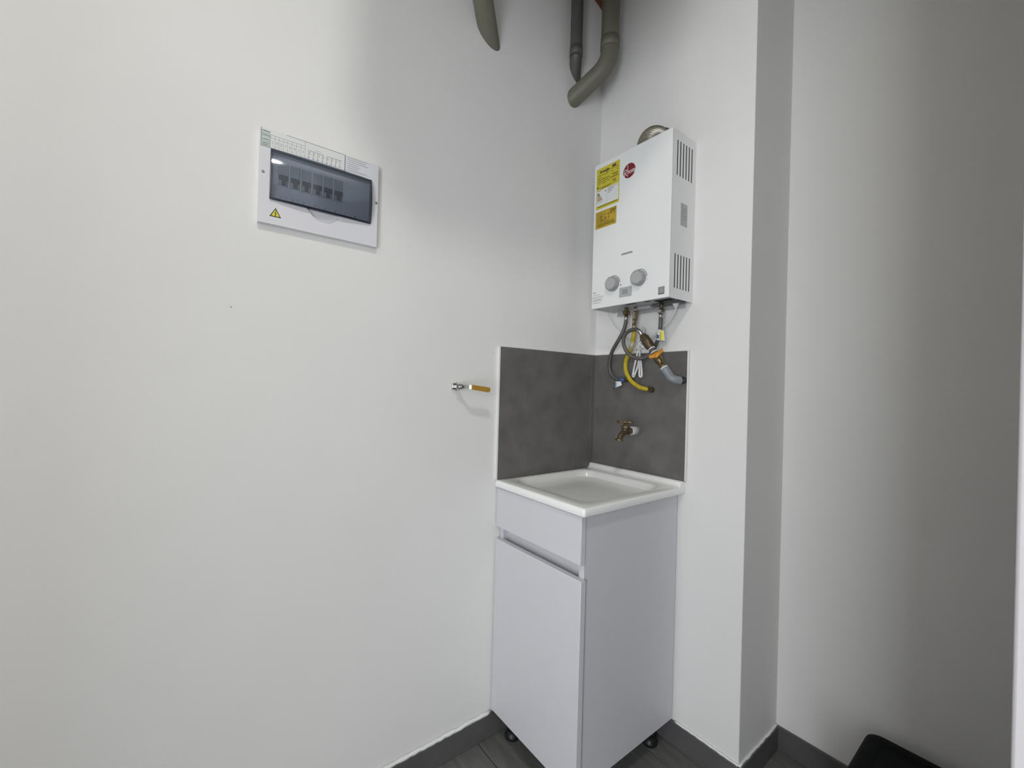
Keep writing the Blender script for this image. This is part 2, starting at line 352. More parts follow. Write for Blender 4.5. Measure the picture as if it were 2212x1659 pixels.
# ------------------------------------------------------------------ electrical panel
PY0, PY1, PZ0, PZ1, PT = -1.1936, -0.9130, 1.5460, 1.7675, 0.0145
pn = thing('breaker_panel', 'white electrical breaker panel with smoky blue cover on the left wall', 'breaker panel', (0, -1.053, 1.5460))
Fx = lambda a, b, d: (d, a, b)
CY0, CY1, CZa, CZb = -1.1715, -0.9326, 1.6037, 1.7215
fr_ = MB().m('panelp')
notch = [(-1.0900, CZa), (-1.0835, 1.5965), (-1.0755, 1.5885), (-1.064, 1.5835), (-1.050, 1.5815), (-1.036, 1.5830), (-1.0265, 1.5885), (-1.0195, 1.5960), (-1.0140, CZa)]
fr_.prism([(PY0, PZ0), (PY1, PZ0), (PY1, CZa)] + notch[::-1] + [(PY0, CZa)], Fx, 0.0, PT)
fr_.prism([(PY0, CZb), (PY1, CZb), (PY1, PZ1), (PY0, PZ1)], Fx, 0.0, PT)
fr_.prism([(PY0, CZa), (CY0, CZa), (CY0, CZb), (PY0, CZb)], Fx, 0.0, PT)
fr_.prism([(CY1, CZa), (PY1, CZa), (PY1, CZb), (CY1, CZb)], Fx, 0.0, PT)
fr_.build('frame', pn)
MB().m('panelp').prism(notch, Fx, 0.0, 0.009).build('finger_scoop', pn)
# bright lip around the scoop
lip = [(PT + 0.0003, y, z - 0.0012) for y, z in notch[1:-1]]
MB().m('panelp').tube(smooth_path(lip, 4), 0.0012, 8).build('scoop_lip', pn)
bp = MB().m('panelp').prism([(CY0, CZa), (CY1, CZa), (CY1, CZb), (CY0, CZb)], Fx, 0.0, 0.0105).build('inner_plate', pn)
pr = MB().m('dgrey')
for k in range(8):
    yk = -1.1475 + k * 0.0252
    pr.text(str(k + 1), 0.009, lambda a, b, d, yk=yk: (d, yk + a, 1.6150 + b), 0.0106)
    pr.prism([(yk + 0.0124, 1.609), (yk + 0.0128, 1.609), (yk + 0.0128, 1.620), (yk + 0.0124, 1.620)], Fx, 0.0105, 0.0107)
pr.build('number_print', bp, weld=False)
for k in range(6):
    ya = -1.1540 + k * 0.0254; yb_ = ya + 0.0215
    br = MB().m('lgrey').box((0.0105, ya, 1.643), (0.0150, yb_, 1.6965), 0.0006, 1).build('breaker', pn)
    MB().m('maroon').box((0.0150, ya + 0.001, 1.6560), (0.0195, yb_ - 0.001, 1.6665), 0.0006, 1).box((0.0150, ya + 0.0068, 1.6440), (0.0215, yb_ - 0.0062, 1.6562), 0.0006, 1).build('toggle', br)
    MB().m('lgrey').box((0.0150, ya + 0.001, 1.6452), (0.0156, ya + 0.006, 1.6545)).box((0.0150, yb_ - 0.0055, 1.6452), (0.0156, yb_ - 0.001, 1.6545)).build('label_spot', br)
    MB().m('white').box((0.0106, yb_ + 0.0008, 1.640), (0.0150, yb_ + 0.0032, 1.7000)).build('divider', pn) if k < 5 else None
# bowed cover
def xcov(z): u = (z - (CZa + CZb) / 2) / ((CZb - CZa) / 2); return 0.0195 + 0.0095 * (1 - u * u)
zs = [CZa + 0.0012 + (CZb - CZa - 0.0024) * i / 16 for i in range(17)]
ysc = [CY0 + 0.0012 + (CY1 - CY0 - 0.0024) * i / 24 for i in range(25)]
def ybow(y): v = (y - (CY0 + CY1) / 2) / ((CY1 - CY0) / 2); return 0.0098 * (1 - v * v)
cv = MB().m('tint').loft([[(xcov(z) + ybow(y), y, z) for y in ysc] for z in zs], False, False, closed=False).build('cover', pn, recalc=False)
rim = MB().m('navy')
e = 0.0032
for ya, yb_ in ((CY0 + 0.0004, CY0 + e), (CY1 - e * 0.7, CY1 - 0.0004)):
    rim.loft([[(0.0108, ya, z), (0.0108, yb_, z), (xcov(z) - 0.0003, yb_, z), (xcov(z) - 0.0003, ya, z)] for z in zs], True, True, smooth=False)
rim.box((0.0108, CY0 + 0.0004, CZa + 0.0004), (xcov(zs[0]) + 0.0004, CY1 - 0.0004, CZa + 0.0040)).box((0.0108, CY0 + 0.0004, CZb - 0.0024), (xcov(zs[-1]) + 0.0002, CY1 - 0.0004, CZb - 0.0004))
rim.build('cover_rim', cv)
# circuit chart on the top border
LB = (-1.1920, -1.0018, 1.7240, 1.7670)
lab = MB().m('paper').prism([(LB[0], LB[2]), (LB[1], LB[2]), (LB[1], LB[3]), (LB[0], LB[3])], Fx, PT, PT + 0.0004)
lab.m('paperg').prism([(LB[0] + .001, LB[2] + .001), (-1.1725, LB[2] + .001), (-1.1725, LB[3] - .006), (LB[0] + .001, LB[3] - .006)], Fx, PT + 0.0004, PT + 0.0005)
lab = lab.build('circuit_chart', pn)
lp = MB().m('dgrey'); D0, D1 = PT + 0.0004, PT + 0.0007
def bar(b, y0, y1, z0, z1): b.prism([(y0, z0), (y1, z0), (y1, z1), (y0, z1)], Fx, D0, D1)
for (a, b, c, d) in ((-1.1385, -1.0018, LB[3] - .0008, LB[3]), (LB[0], -1.0018, LB[2], LB[2] + .0007), (-1.0028, -1.0014, LB[2], LB[3]), (LB[0], LB[0] + .0010, LB[2], LB[3])): bar(lp, a, b, c, d)
lp.build('border_print', lab)
lp = MB().m('mgrey')
bar(lp, LB[0], -1.0975, 1.7545, 1.7552); bar(lp, LB[0], -1.0975, 1.7480, 1.7486); bar(lp, LB[0], -1.1725, 1.7365, 1.7371); bar(lp, LB[0], -1.1725, 1.7610, 1.7615)
for i, y in enumerate((-1.1725, -1.1632, -1.1543, -1.1448, -1.1362, -1.1262, -1.1165, -1.1070, -1.0975)): bar(lp, y - .0003, y + .0003, 1.7250, 1.7552 if y < -1.10 else 1.7665)
for i in range(4):
    for z in (1.7605, 1.7515, 1.7415, 1.7325, 1.7285):
        bar(lp, -1.1885 + .001 * (i % 2), -1.1770 + .0015 * i, z - .0007 + .0004 * (i % 2), z + .0002)
for i, y in enumerate((-1.1680, -1.1605, -1.1575, -1.1510, -1.1480, -1.1402, -1.1322, -1.1295, -1.1225, -1.1200, -1.1118, -1.1020)):
    bar(lp, y, y + .0009, 1.7345 + .001 * (i % 3), 1.7415 + .0012 * (i % 2)); bar(lp, y - .001, y + .002, 1.7295, 1.7300)
lp.build('table_print', lab)
lp = MB().m('dgrey')
bar(lp, -1.0900, -1.0540, 1.7470, 1.7477); bar(lp, -1.0455, -1.0110, 1.7470, 1.7477)
for i in range(8):
    y = -1.0890 + i * 0.0106
    bar(lp, y - .0003, y + .0003, 1.7300, 1.7470); bar(lp, y - .0015, y + .0015, 1.7290, 1.7304)
    if i < 7:
        bar(lp, y, y + .0045, 1.7428, 1.7434); bar(lp, y, y + .0040, 1.7392, 1.7398)
bar(lp, -1.0745, -1.0590, 1.7520, 1.7524)
lp.build('diagram_print', lab)
lp = MB().m('mgrey')
for i in range(7):
    bar(lp, -0.9965, -0.9965 + (0.052, 0.048, 0.055, 0.030, 0.033, 0.028, 0.050)[i], 1.7640 - i * .0054 - .0004, 1.7640 - i * .0054 + .0004)
lp.build('rating_print', pn)
for (y, z, d) in ((-1.1859, 1.664, 0), (-0.9178, 1.6655, 1)):
    MB().m('mgrey' if not d else 'steel').lathe((PT - .0006, y, z), (1, 0, 0), [(0, .0036), (.0010 + .0012 * d, .0034), (.0014 + .0016 * d, .0022)], 16).build('screw', pn)
tri = [(-1.1577, 1.5857), (-1.1703, 1.5640), (-1.1455, 1.5640)]
wt = MB().m('black').prism(tri, Fx, PT, PT + 0.0004)
c = (sum(p[0] for p in tri) / 3, sum(p[1] for p in tri) / 3)
wt.m('sign').prism([(c[0] + (y - c[0]) * .74, c[1] + (z - c[1]) * .74) for y, z in tri], Fx, PT + 0.0004, PT + 0.0007)
wt = wt.build('warning_sign', pn)
bolt = [(-1.1572, 1.5790), (-1.1600, 1.5712), (-1.1577, 1.5716), (-1.1590, 1.5668), (-1.1601, 1.5670), (-1.1582, 1.5650), (-1.1570, 1.5670), (-1.1577, 1.5668), (-1.1555, 1.5728), (-1.1578, 1.5724), (-1.1560, 1.5790)]
MB().m('black').prism(bolt, Fx, PT + 0.0007, PT + 0.0009).build('bolt_symbol', wt)

# ------------------------------------------------------------------ gas heater
HX0, HX1, HD, HZ0, HZ1 = 0.0961, 0.4137, 0.1373, 1.4659, 1.9946
ht = thing('water_heater', 'white wall hung gas water heater with two knobs above the sink', 'water heater', ((HX0 + HX1) / 2, 0, HZ0))
# case: shell with real vent slots on the right side
sh = MB().m('enamel')
rr = rrect(HX0, HX1, -HD, -0.0005, 0.006, 4)
# side panel cut into strips around the slots
SY = [-0.1085 + i * 0.01665 for i in range(6)]; SWd = 0.0058
V = ((1.8535, 1.9640), (1.4988, 1.6070))
def slab(y0, y1, z0, z1): sh.box((HX1 - 0.0005, y0, z0), (HX1, y1, z1))
slab(-HD + .004, 0 - .0005, HZ0, V[1][0]); slab(-HD + .004, -.0005, V[1][1], V[0][0]); slab(-HD + .004, -.0005, V[0][1], HZ1 - .001)
for z0, z1 in V:
    ys = [-HD + .004] + [q for s_ in SY for q in (s_ - SWd / 2, s_ + SWd / 2)] + [-.0005]
    for a, b in zip(ys[0::2], ys[1::2]): slab(a, b, z0, z1)
sh.build('side_panel', ht, weld=False)
fc = MB().m('enamel').box((HX0, -HD, HZ0), (HX1 , -HD + .004, HZ1), 0.0018, 2)
fc.box((HX0, -HD + .004, HZ0), (HX0 + .0015, -.0005, HZ1 - .001)).box((HX0 + .0015, -HD + .004, HZ1 - .003), (HX1 - .0015, -.0005, HZ1 - .001))
fc.build('front_cover', ht, weld=False)
MB().m('void').box((HX0 + .003, -HD + .006, HZ0 + .012), (HX1 - .004, -.003, HZ1 - .006)).build('inner_chamber', ht)
un = MB().m('lgrey').box((HX0 + .0015, -HD + .004, HZ0 + .004), (HX1 - .0015, -.001, HZ0 + .006))
un.box((HX0 + .02, -.012, HZ0 - .014), (HX1 - .02, -.009, HZ0 + .004)).box((0.215, -.050, HZ0 - .006), (0.285, -.018, HZ0 + .004), .002, 1)
un = un.build('bottom_tray', ht)
for lo, hi in (((0.232, -.112, HZ0 + .0032), (0.268, -.104, HZ0 + .0042)), ((0.304, -.108, HZ0 + .0032), (0.326, -.102, HZ0 + .0042)), ((0.335, -.100, HZ0 + .0030), (0.395, -.070, HZ0 + .0042))): MB().m('void').box(lo, hi).build('tray_slot', un)
MB().m('dgrey').box((0.30, -.060, HZ0 - .003), (0.402, -.020, HZ0 + .004), .002, 1).build('gas_block', un)
MB().m('white').lathe((0.3752, -.036, HZ0 + .004), (0, 0, -1), [(0, .013), (.006, .013), (.009, .0085), (.018, .0065)], 16).build('cord_gland', ht)
Fy = lambda a, b, d: (a, -HD - d, b)
def quad(b, x0, x1, z0, z1, d0=0.0, d1=0.0005): b.prism([(x0, z0), (x1, z0), (x1, z1), (x0, z1)], Fy, d0, d1)
# yellow energy label
eb = MB().m('yellow').prism(rrect(.1065, .2105, 1.8278, 1.9758, .004, 3), Fy, 0, .0004)
eb.m('paper'); quad(eb, .1088, .2072, 1.8395, 1.8965, .0004, .0006)
el = eb.build('energy_label', ht)
MB().m('black').text('Energia', .0132, lambda a, b, d: (.1430 + a, -HD - d, 1.9615 + b), .0004, sx=1.12, bold=.00045).build('heading_print', el, weld=False)
flg = MB().m('tan'); quad(flg, .1775, .1945, 1.9670, 1.9725, .0004, .0007); flg.m('dred'); quad(flg, .1775, .1945, 1.9610, 1.9670, .0004, .0007); flg.build('flag_print', el)
ol = MB().m('olive')
for x0, x1, z, h in ((.172, .204, 1.9570, .0020), (.112, .158, 1.9490, .0022), (.152, .170, 1.9530, .0014), (.110, .134, 1.9405, .0026), (.178, .183, 1.9460, .0035), (.197, .205, 1.9475, .0022),
                     (.113, .130, 1.9330, .0030), (.134, .146, 1.9335, .0050), (.148, .168, 1.9330, .0030), (.172, .178, 1.9390, .0018), (.180, .204, 1.9350, .0045), (.111, .165, 1.9260, .0026), (.170, .206, 1.9265, .0040),
                     (.110, .128, 1.9190, .0020), (.132, .150, 1.9190, .0022), (.154, .172, 1.9200, .0016), (.180, .194, 1.9150, .0040), (.182, .198, 1.9085, .0030), (.109, .118, 1.9070, .0080), (.122, .176, 1.9035, .0028), (.130, .172, 1.8990, .0018)):
    quad(ol, x0, x1, z - h / 2, z + h / 2, .0004, .0006)
quad(ol, .112, .204, 1.8345, 1.8378, .0004, .0006)
ol.build('text_print', el, weld=False)
gp = MB().m('mgrey')
for x0, x1, z in ((.110, .134, 1.8945), (.160, .205, 1.8925), (.160, .186, 1.8890), (.160, .188, 1.8860), (.160, .178, 1.8825), (.160, .180, 1.8790), (.160, .172, 1.8750), (.110, .136, 1.8528)): quad(gp, x0, x1, z - .0008, z + .0008, .0006, .0008)
quad(gp, .1562, .1568, 1.8440, 1.8870, .0006, .0008); gp.m('black'); quad(gp, .1475, .1510, 1.8845, 1.8895, .0006, .0008)
gp.build('rating_print', el, weld=False)
for i, (k, w) in enumerate((('green', .010), ('green', .0125), ('lime', .016), ('tan', .019), ('salmon', .022), ('salmon', .025))):
    q = MB().m(k); z = 1.8850 - i * .0050; x0 = .1115
    q.prism([(x0, z - .0018), (x0 + w - .002, z - .0018), (x0 + w, z), (x0 + w - .002, z + .0018), (x0, z + .0018)], Fy, .0006, .0008); q.build('rating_bar', el)
# amber gas notice under it
a2 = MB().m('yellow2'); quad(a2, .1063, .2010, 1.7560, 1.8180, 0, .0004); a2 = a2.build('gas_notice', ht)
q = MB().m('olive')
for i in range(9): quad(q, .110, .110 + (.030, .026, .034, .030, .028, .060, .055, .078, .080)[i], 1.8110 - i * .0058, 1.8128 - i * .0058, .0004, .0006)
for i in range(13): quad(q, .118 + i * .0062, .1205 + i * .0062, 1.7610, 1.7690 + .004 * (i % 3), .0004, .0006)
q.build('text_print', a2, weld=False)
q = MB().m('brownp')
for x, z, r in ((.177, 1.8085, .0050), (.1505, 1.7895, .0042), (.136, 1.7840, .0036)):
    q.tube([Fy(x + r * math.cos(a), z + r * math.sin(a), .0008) for a in [i * math.pi / 8 for i in range(17)]], .0009, 6)
for pts in (((.184, 1.8045), (.186, 1.8130), (.189, 1.8050)), ((.192, 1.8140), (.192, 1.8050), (.197, 1.8050), (.197, 1.8145)), ((.163, 1.7960), (.165, 1.8030), (.169, 1.7970)), ((.172, 1.8020), (.176, 1.7960), (.181, 1.8030)), ((.186, 1.8020), (.190, 1.7975), (.194, 1.8010)), ((.128, 1.7930), (.132, 1.8010), (.137, 1.7935)), ((.146, 1.8000), (.152, 1.8040)), ((.163, 1.7880), (.171, 1.7905))):
    q.tube([Fy(x, z, .0008) for x, z in pts], .0011, 6)
q.build('symbol_print', a2, weld=False)
# round red logo
LCX, LCZ, LR = .2515, 1.9198, .0262
lg = MB().m('wprint').prism([(LCX + LR * math.cos(2*math.pi*i/40), LCZ + LR * math.sin(2*math.pi*i/40)) for i in range(40)], Fy, 0, .0004)
lg.m('red').prism([(LCX + .0248 * math.cos(2*math.pi*i/40), LCZ + .0248 * math.sin(2*math.pi*i/40)) for i in range(40)], Fy, .0004, .0006)
lg = lg.build('logo_disc', ht)
q = MB().m('wprint')
LAY = [0]
def stroke(b, pts, w):
    for (xa, za), (xb, zb) in zip(pts, pts[1:]):
        LAY[0] += 1
        d = Vector((xb - xa, zb - za)); n = Vector((-d.y, d.x)).normalized() * w / 2; d = d.normalized() * w * .3
        b.prism([(xa - n.x - d.x, za - n.y - d.y), (xb - n.x + d.x, zb - n.y + d.y), (xb + n.x + d.x, zb + n.y + d.y), (xa + n.x - d.x, za + n.y - d.y)], Fy, .0006, .0007 + LAY[0] * 1e-5)
stroke(q, [(.2325, 1.9050), (.2325, 1.9250), (.2345, 1.9272), (.2385, 1.9272), (.2408, 1.9250), (.2408, 1.9210), (.2385, 1.9165), (.2350, 1.9140)], .0019)
stroke(q, [(.2352, 1.9140), (.2460, 1.9025)], .0021)
stroke(q, [(.2455, 1.9395), (.2455, 1.9098)], .0017)
stroke(q, [(.2455, 1.9175), (.2480, 1.9195), (.2500, 1.9180), (.2500, 1.9098)], .0015)
for ex in (.2530, .2605): stroke(q, [(ex, 1.9148), (ex + .0050, 1.9160), (ex + .0050, 1.9185), (ex + .0025, 1.9200), (ex, 1.9180), (ex, 1.9120), (ex + .0022, 1.9100), (ex + .0052, 1.9108)], .0014)
stroke(q, [(.2680, 1.9098), (.2680, 1.9200)], .0014); stroke(q, [(.2680, 1.9190), (.2700, 1.9200), (.2712, 1.9190), (.2712, 1.9098)], .0013); stroke(q, [(.2712, 1.9190), (.2732, 1.9200), (.2744, 1.9190), (.2744, 1.9098)], .0013)
q.build('lettering', lg, weld=False)
# sight slot, knobs, display, print
MB().m('mgrey').prism(rrect(.2270, .2735, 1.6358, 1.6418, .0028, 4), Fy, 0, .0006).build('sight_slot', ht)
for i, (kx, kz, kr, sx_) in enumerate(((.1955, 1.5425, .0255, .2050), (.3035, 1.5435, .0262, .3130))):
    kb = MB().m('knob').lathe((kx, -HD, kz), (0, -1, 0), [(0, kr * .99), (.004, kr), (.017, kr * .93), (.0185, kr * .88)], 36).build('control_knob', ht)
    MB().m('knobc').lathe((kx, -HD - .0185, kz), (0, -1, 0), [(0, kr * .80), (.0008, kr * .76), (.0002, kr * .70)], 36).build('knob_cap', kb)
    ar = MB().m(('dred', 'blue')[i]); R0 = kr + .0035
    ar.tube([(kx + R0 * math.cos(a), -HD - .0002, kz + R0 * math.sin(a)) for a in [math.radians(5 + 6.5 * j) for j in range(16)]], .0009, 6)
    ar.box((kx + R0 + .0010, -HD - .0005, kz - .010), (kx + R0 + .0050 - .0026 * i, -HD, kz - .0065)); ar.build('dial_mark', ht)
dp = MB().m('lgrey').prism(rrect(.2232, .2745, 1.4907, 1.5240, .003, 4), Fy, 0, .0012).build('display', ht)
q = MB().m('mgrey'); quad(q, .2355, .2582, 1.5000, 1.5162, .0012, .0014); q.build('display_window', dp)
q = MB().m('dgrey'); quad(q, .3756, .3975, 1.4778, 1.5018, 0, .0003); q.m('mgrey'); quad(q, .3772, .3960, 1.4815, 1.5003, .0003, .0005); q.build('code_sticker', ht)
tx = MB().m('dgrey').prism([(.1060, 1.5215), (.1075, 1.5200), (.1090, 1.5215), (.1094, 1.5240), (.1084, 1.5262), (.1076, 1.5285), (.1066, 1.5265), (.1056, 1.5240)], Fy, 0, .0003)
for z in (1.5080, 1.5030, 1.4955, 1.4860): quad(tx, .0995, .1012, z - .0012, z + .0012, 0, .0003)
tx.m('mgrey')
for x0, x1, z, h in ((.1125, .1190, 1.5240, .0022), (.1045, .1340, 1.5145, .0014), (.1040, .1530, 1.5080, .0014), (.1040, .1515, 1.5030, .0014), (.1080, .1400, 1.4975, .0018), (.1040, .1470, 1.4940, .0018), (.1040, .1080, 1.4910, .0014), (.1040, .1390, 1.4862, .0016)):
    quad(tx, x0, x1, z - h / 2, z + h / 2, 0, .0003)
tx.build('instruction_print', ht, weld=False)
rl = MB().m('lgrey').prism([(-.0838, 1.7020), (-.0455, 1.7020), (-.0455, 1.7738), (-.0838, 1.7738)], lambda a, b, d: (HX1 + d, a, b), 0, .0004)
rl = rl.build('rating_plate', ht)
q = MB().m('mgrey')
for i, (a, b) in enumerate(((-.081, -.074), (-.081, -.050), (-.078, -.050), (-.081, -.055), (-.081, -.049), (-.076, -.052))):
    z = 1.766 - i * .0085; q.prism([(a, z), (b, z), (b, z + .0025), (a, z + .0025)], lambda a, b, d: (HX1 + d, a, b), .0004, .0006)
q.build('plate_print', rl)

# ------------------------------------------------------------------ flue duct
DX, DYc, DR = 0.280, -0.068, 0.041
fd = thing('flue_duct', 'ribbed metal flue duct curving from heater top into the wall', 'duct', (DX, DYc, HZ1))
pts, rad = [], []
path = [Vector((DX, DYc, HZ1 + .0005 + .012 * i / 4)) for i in range(4)]
BR = 0.047
for i in range(0, 19):
    a = math.radians(90 * i / 18); path.append(Vector((DX, DYc + BR - BR * math.cos(a), HZ1 + .012 + BR * math.sin(a))))
path.append(Vector((DX, -.012, HZ1 + .012 + BR))); path.append(Vector((DX, -.0005, HZ1 + .012 + BR)))
dense = smooth_path(path, 10); arc = [0.0]
for _a, _b2 in zip(dense, dense[1:]): arc.append(arc[-1] + (_b2 - _a).length)
MB().m('duct').tube(dense, [DR + .0022 * math.sin(q * 2 * math.pi / .0062) for q in arc], 40).build('ribbed_elbow', fd)
MB().m('bronze').lathe((DX, -.006, HZ1 + .012 + BR), (0, 1, 0), [(0, DR + .006), (.0055, DR + .006)], 32).build('wall_collar', fd)

# ------------------------------------------------------------------ drain pipes
GP = 'pipes coming down above the heater'
def pipe(name, label, pts, r, key, cuffs, k=8):
    t = thing(name, label, 'pipe', pts[-1], GP)
    d = []
    for i, p in enumerate(pts[:-1]): d.append(Vector(p))
    MB().m(key).tube(pts, r, 28).clip((0.0003, 0, 0), (1, 0, 0)).build('pipe_run', t)
    for a, b, rr_ in cuffs: MB().m(key).tube([a, b], rr_, 28).clip((0.0003, 0, 0), (1, 0, 0)).build('coupling', t)
    return t
def bendpath(a, c, b, rad, n=8):
    a, b, c = Vector(a), Vector(b), Vector(c); u = (a - c).normalized(); v = (b - c).normalized(); L = rad
    p, q = c + u * L, c + v * L
    return [a] + [p.lerp(c, i / n).lerp(c.lerp(q, i / n), i / n) for i in range(n + 1)] + [b]
# A: slants straight into the left wall
pipe('waste_pipe', 'short olive grey pipe slanting into the left wall, leftmost of three', [(0.525, -1.1447, 2.7626), (-0.12, -0.4245, 2.2251)], 0.0316, 'pvcg', [])
# B: thin dark one in the middle
P = bendpath((0.032, -0.187, ZC - .001), (0.032, -0.187, 2.425), (-0.03, -0.131, 2.350), 0.03)
pipe('vent_pipe', 'thin dark grey pipe bending into the wall between the two thicker pipes', P, 0.0225, 'pvcd', [((0.032, -0.187, 2.448), (0.032, -0.187, 2.415), 0.0242)])
# C: with a long elbow, nearest the heater
P = bendpath((0.12, -0.099, ZC - .001), (0.12, -0.101, 2.376), (-0.05, -0.184, 2.253), 0.055)
pipe('drain_pipe', 'thick olive grey pipe with an elbow, rightmost of three above the heater', P, 0.0325, 'pvcg', [((0.12, -0.1, 2.470), (0.12, -0.101, 2.430), 0.0345)])

# ------------------------------------------------------------------ gas shut-off lever on the left wall
gv = thing('gas_valve_lever', 'chrome gas shut-off valve with ochre lever handle on the left wall', 'valve', (0, -0.645, 1.169))
MB().m('chrome').lathe((0, -0.6455, 1.170), (1, 0, 0), [(0, .013), (.004, .013), (.006, .009), (.026, .009)], 6, flat=True).build('stem', gv)
MB().m('chrome').box((0.0003, -0.662, 1.160), (0.010, -0.640, 1.181), .002, 1).build('wall_plate', gv)
MB().m('steel').lathe((0.0300, -0.6445, 1.1700), (1, 0, 0), [(0, .0075), (.006, .0075), (.0065, .004), (.011, .004)], 6, flat=True).build('lever_nut', gv)
def strip(pts, h, th, key):
    rings = []
    for i, (x, y, z) in enumerate(pts):
        a = Vector(pts[max(i-1, 0)]); b = Vector(pts[min(i+1, len(pts)-1)]); d = (b - a).normalized(); n = d.cross(Vector((0, 0, 1))).normalized() * th / 2
        p = Vector((x, y, z)); rings.append([p + n + Vector((0, 0, -h/2)), p - n + Vector((0, 0, -h/2)), p - n + Vector((0, 0, h/2)), p + n + Vector((0, 0, h/2))])
    return MB().m(key).loft(rings, smooth=False)
strip([(.028, -.658, 1.1705), (.0285, -.648, 1.1705), (.031, -.6405, 1.1703), (.045, -.6345, 1.1702), (.056, -.6295, 1.1700), (.0595, -.6250, 1.1698), (.060, -.590, 1.1655)], .0120, .0025, 'steel').build('lever', gv)
hp = []
for i in range(13):
    a = math.radians(-90 + 180 * i / 12); hp.append((.0078 * math.cos(a), .0078 * math.sin(a)))
sl = [(0, -.0070)] + [(.0605 + u, v) for u, v in hp] + [(0, .0070)]
dirv = Vector((0, .993, -.12)); upv = Vector((0, .12, .993)); hb0 = Vector((.060, -.6245, 1.1698))
MB().m('handle').prism(sl, lambda a, b, d: tuple(hb0 + dirv * a + upv * b + Vector((d, 0, 0))), -.004, .004).build('handle_sleeve', gv)

# ------------------------------------------------------------------ faucet
fx, fz = 0.222, 1.0275
fa = thing('faucet', 'aged brass garden faucet on white pipe stub above the sink', 'faucet', (fx, -TT, fz))
MB().m('pvcw').lathe((fx, -TT, fz), (0, -1, 0), [(0, .0150), (.046, .0150), (.0475, .0138)], 24).build('pipe_stub', fa)
MB().m('bronze').lathe((fx, -.0575, fz), (0, -1, 0), [(0, .0140), (.010, .0140), (.012, .0115), (.018, .0115)], 6, flat=True).build('inlet_nut', fa)
sp = smooth_path([(fx, -.070, fz), (fx, -.084, fz - .002), (fx, -.098, fz - .007), (fx, -.109, fz - .016), (fx, -.1145, fz - .026)], 5)
MB().m('bronze').tube(sp, [.0122 - .0034 * i / (len(sp) - 1) for i in range(len(sp))], 18).lathe((fx, -.086, fz - .004), (0, 0, 1), [(0, .0125), (.013, .0118), (.014, .0105)], 20).build('spout', fa)
MB().m('brass').lathe((fx, -.1145, fz - .024), (0, -.18, -1), [(0, .0088), (.002, .0128), (.0085, .0142), (.0092, .0115)], 20).build('spout_collar', fa)
MB().m('brass').lathe((fx, -.086, fz + .010), (0, 0, 1), [(0, .0120), (.002, .0138), (.0085, .0138), (.0105, .0080), (.0125, .0070)], 8, flat=True).build('bonnet', fa)
MB().m('brass').lathe((fx, -.086, fz + .020), (0, 0, 1), [(0, .0048), (.008, .0044), (.009, .0062), (.016, .0062), (.0178, .0040)], 14).build('stem', fa)
MB().m('brass').tube([(fx - .025, -.098, fz + .0325), (fx - .012, -.092, fz + .0325), (fx + .012, -.080, fz + .0325), (fx + .025, -.074, fz + .0325)], [.0048, .0038, .0038, .0048], 12).build('tee_handle', fa)

# ------------------------------------------------------------------ hoses under the heater
HOSE1 = [(0.1938, -0.06, 1.4206), (0.1929, -0.06, 1.4141), (0.1843, -0.06, 1.3881), (0.1619, -0.06, 1.3539), (0.1375, -0.055, 1.3262), (0.1217, -0.05, 1.3042), (0.1119, -0.045, 1.2817), (0.1071, -0.04, 1.2587), (0.1087, -0.035, 1.2378), (0.1194, -0.032, 1.2216), (0.1355, -0.03, 1.2124), (0.1546, -0.027, 1.2096)]
HOSE2 = [(0.2228, -0.05, 1.3946), (0.2224, -0.05, 1.3837), (0.2212, -0.05, 1.364), (0.2133, -0.045, 1.3429), (0.2028, -0.04, 1.3217), (0.1919, -0.038, 1.3022), (0.182, -0.036, 1.2846), (0.1777, -0.034, 1.2668), (0.1775, -0.033, 1.2487), (0.1851, -0.032, 1.2284), (0.1996, -0.031, 1.2082), (0.2202, -0.03, 1.1929), (0.24, -0.028, 1.1831), (0.2603, -0.024, 1.1788), (0.2700, -0.021, 1.1783)]
HOSE3 = [(0.3435, -0.07, 1.4185), (0.3431, -0.07, 1.4063), (0.341, -0.068, 1.3862), (0.334, -0.062, 1.3669), (0.3247, -0.055, 1.3497), (0.3157, -0.05, 1.334), (0.3039, -0.045, 1.3182), (0.2901, -0.042, 1.3043), (0.2766, -0.045, 1.2918), (0.2602, -0.05, 1.2857), (0.2434, -0.055, 1.2855), (0.2261, -0.06, 1.2917), (0.2118, -0.066, 1.3039), (0.2009, -0.07, 1.3218), (0.1966, -0.074, 1.3415), (0.2002, -0.077, 1.3609), (0.2107, -0.078, 1.3753), (0.2289, -0.078, 1.3836), (0.2487, -0.077, 1.3852), (0.2605, -0.076, 1.3805)]
GH = 'connecting hoses under the heater'
h1 = thing('water_hose', 'grey braided hose hanging leftmost under the heater with a paper tag', 'hose', (0.1938, -.06, 1.41), GH)
MB().m('braid').tube(smooth_path(HOSE1, 5), .0068, 14).build('hose_run', h1)
MB().m('brass').lathe((0.1947, -.06, HZ0 + .002), (0, 0, -1), [(0, .007), (.010, .007)], 14).lathe((0.1947, -.06, HZ0 - .0075), (0, 0, -1), [(0, .0120), (.003, .0135), (.011, .0135), (.0135, .0115)], 6, flat=True).build('nut', h1)
MB().m('steel').lathe((0.1945, -.06, 1.4455), (-.02, 0, -1), [(0, .0066), (.026, .0070)], 16).build('ferrule', h1)
MB().m('blue').tube([(0.146, -.0285, 1.2104), (0.1546, -.027, 1.2096), (0.170, -.0235, 1.2098)], [.0085, .0090, .0078], 14).build('end_sleeve', h1)
MB().m('bronze').tube([(0.168, -.024, 1.2098), (0.182, -.0185, 1.2112), (0.1965, -.0108, 1.2136)], [.0085, .0075, .0085], 14).build('wall_fitting', h1)
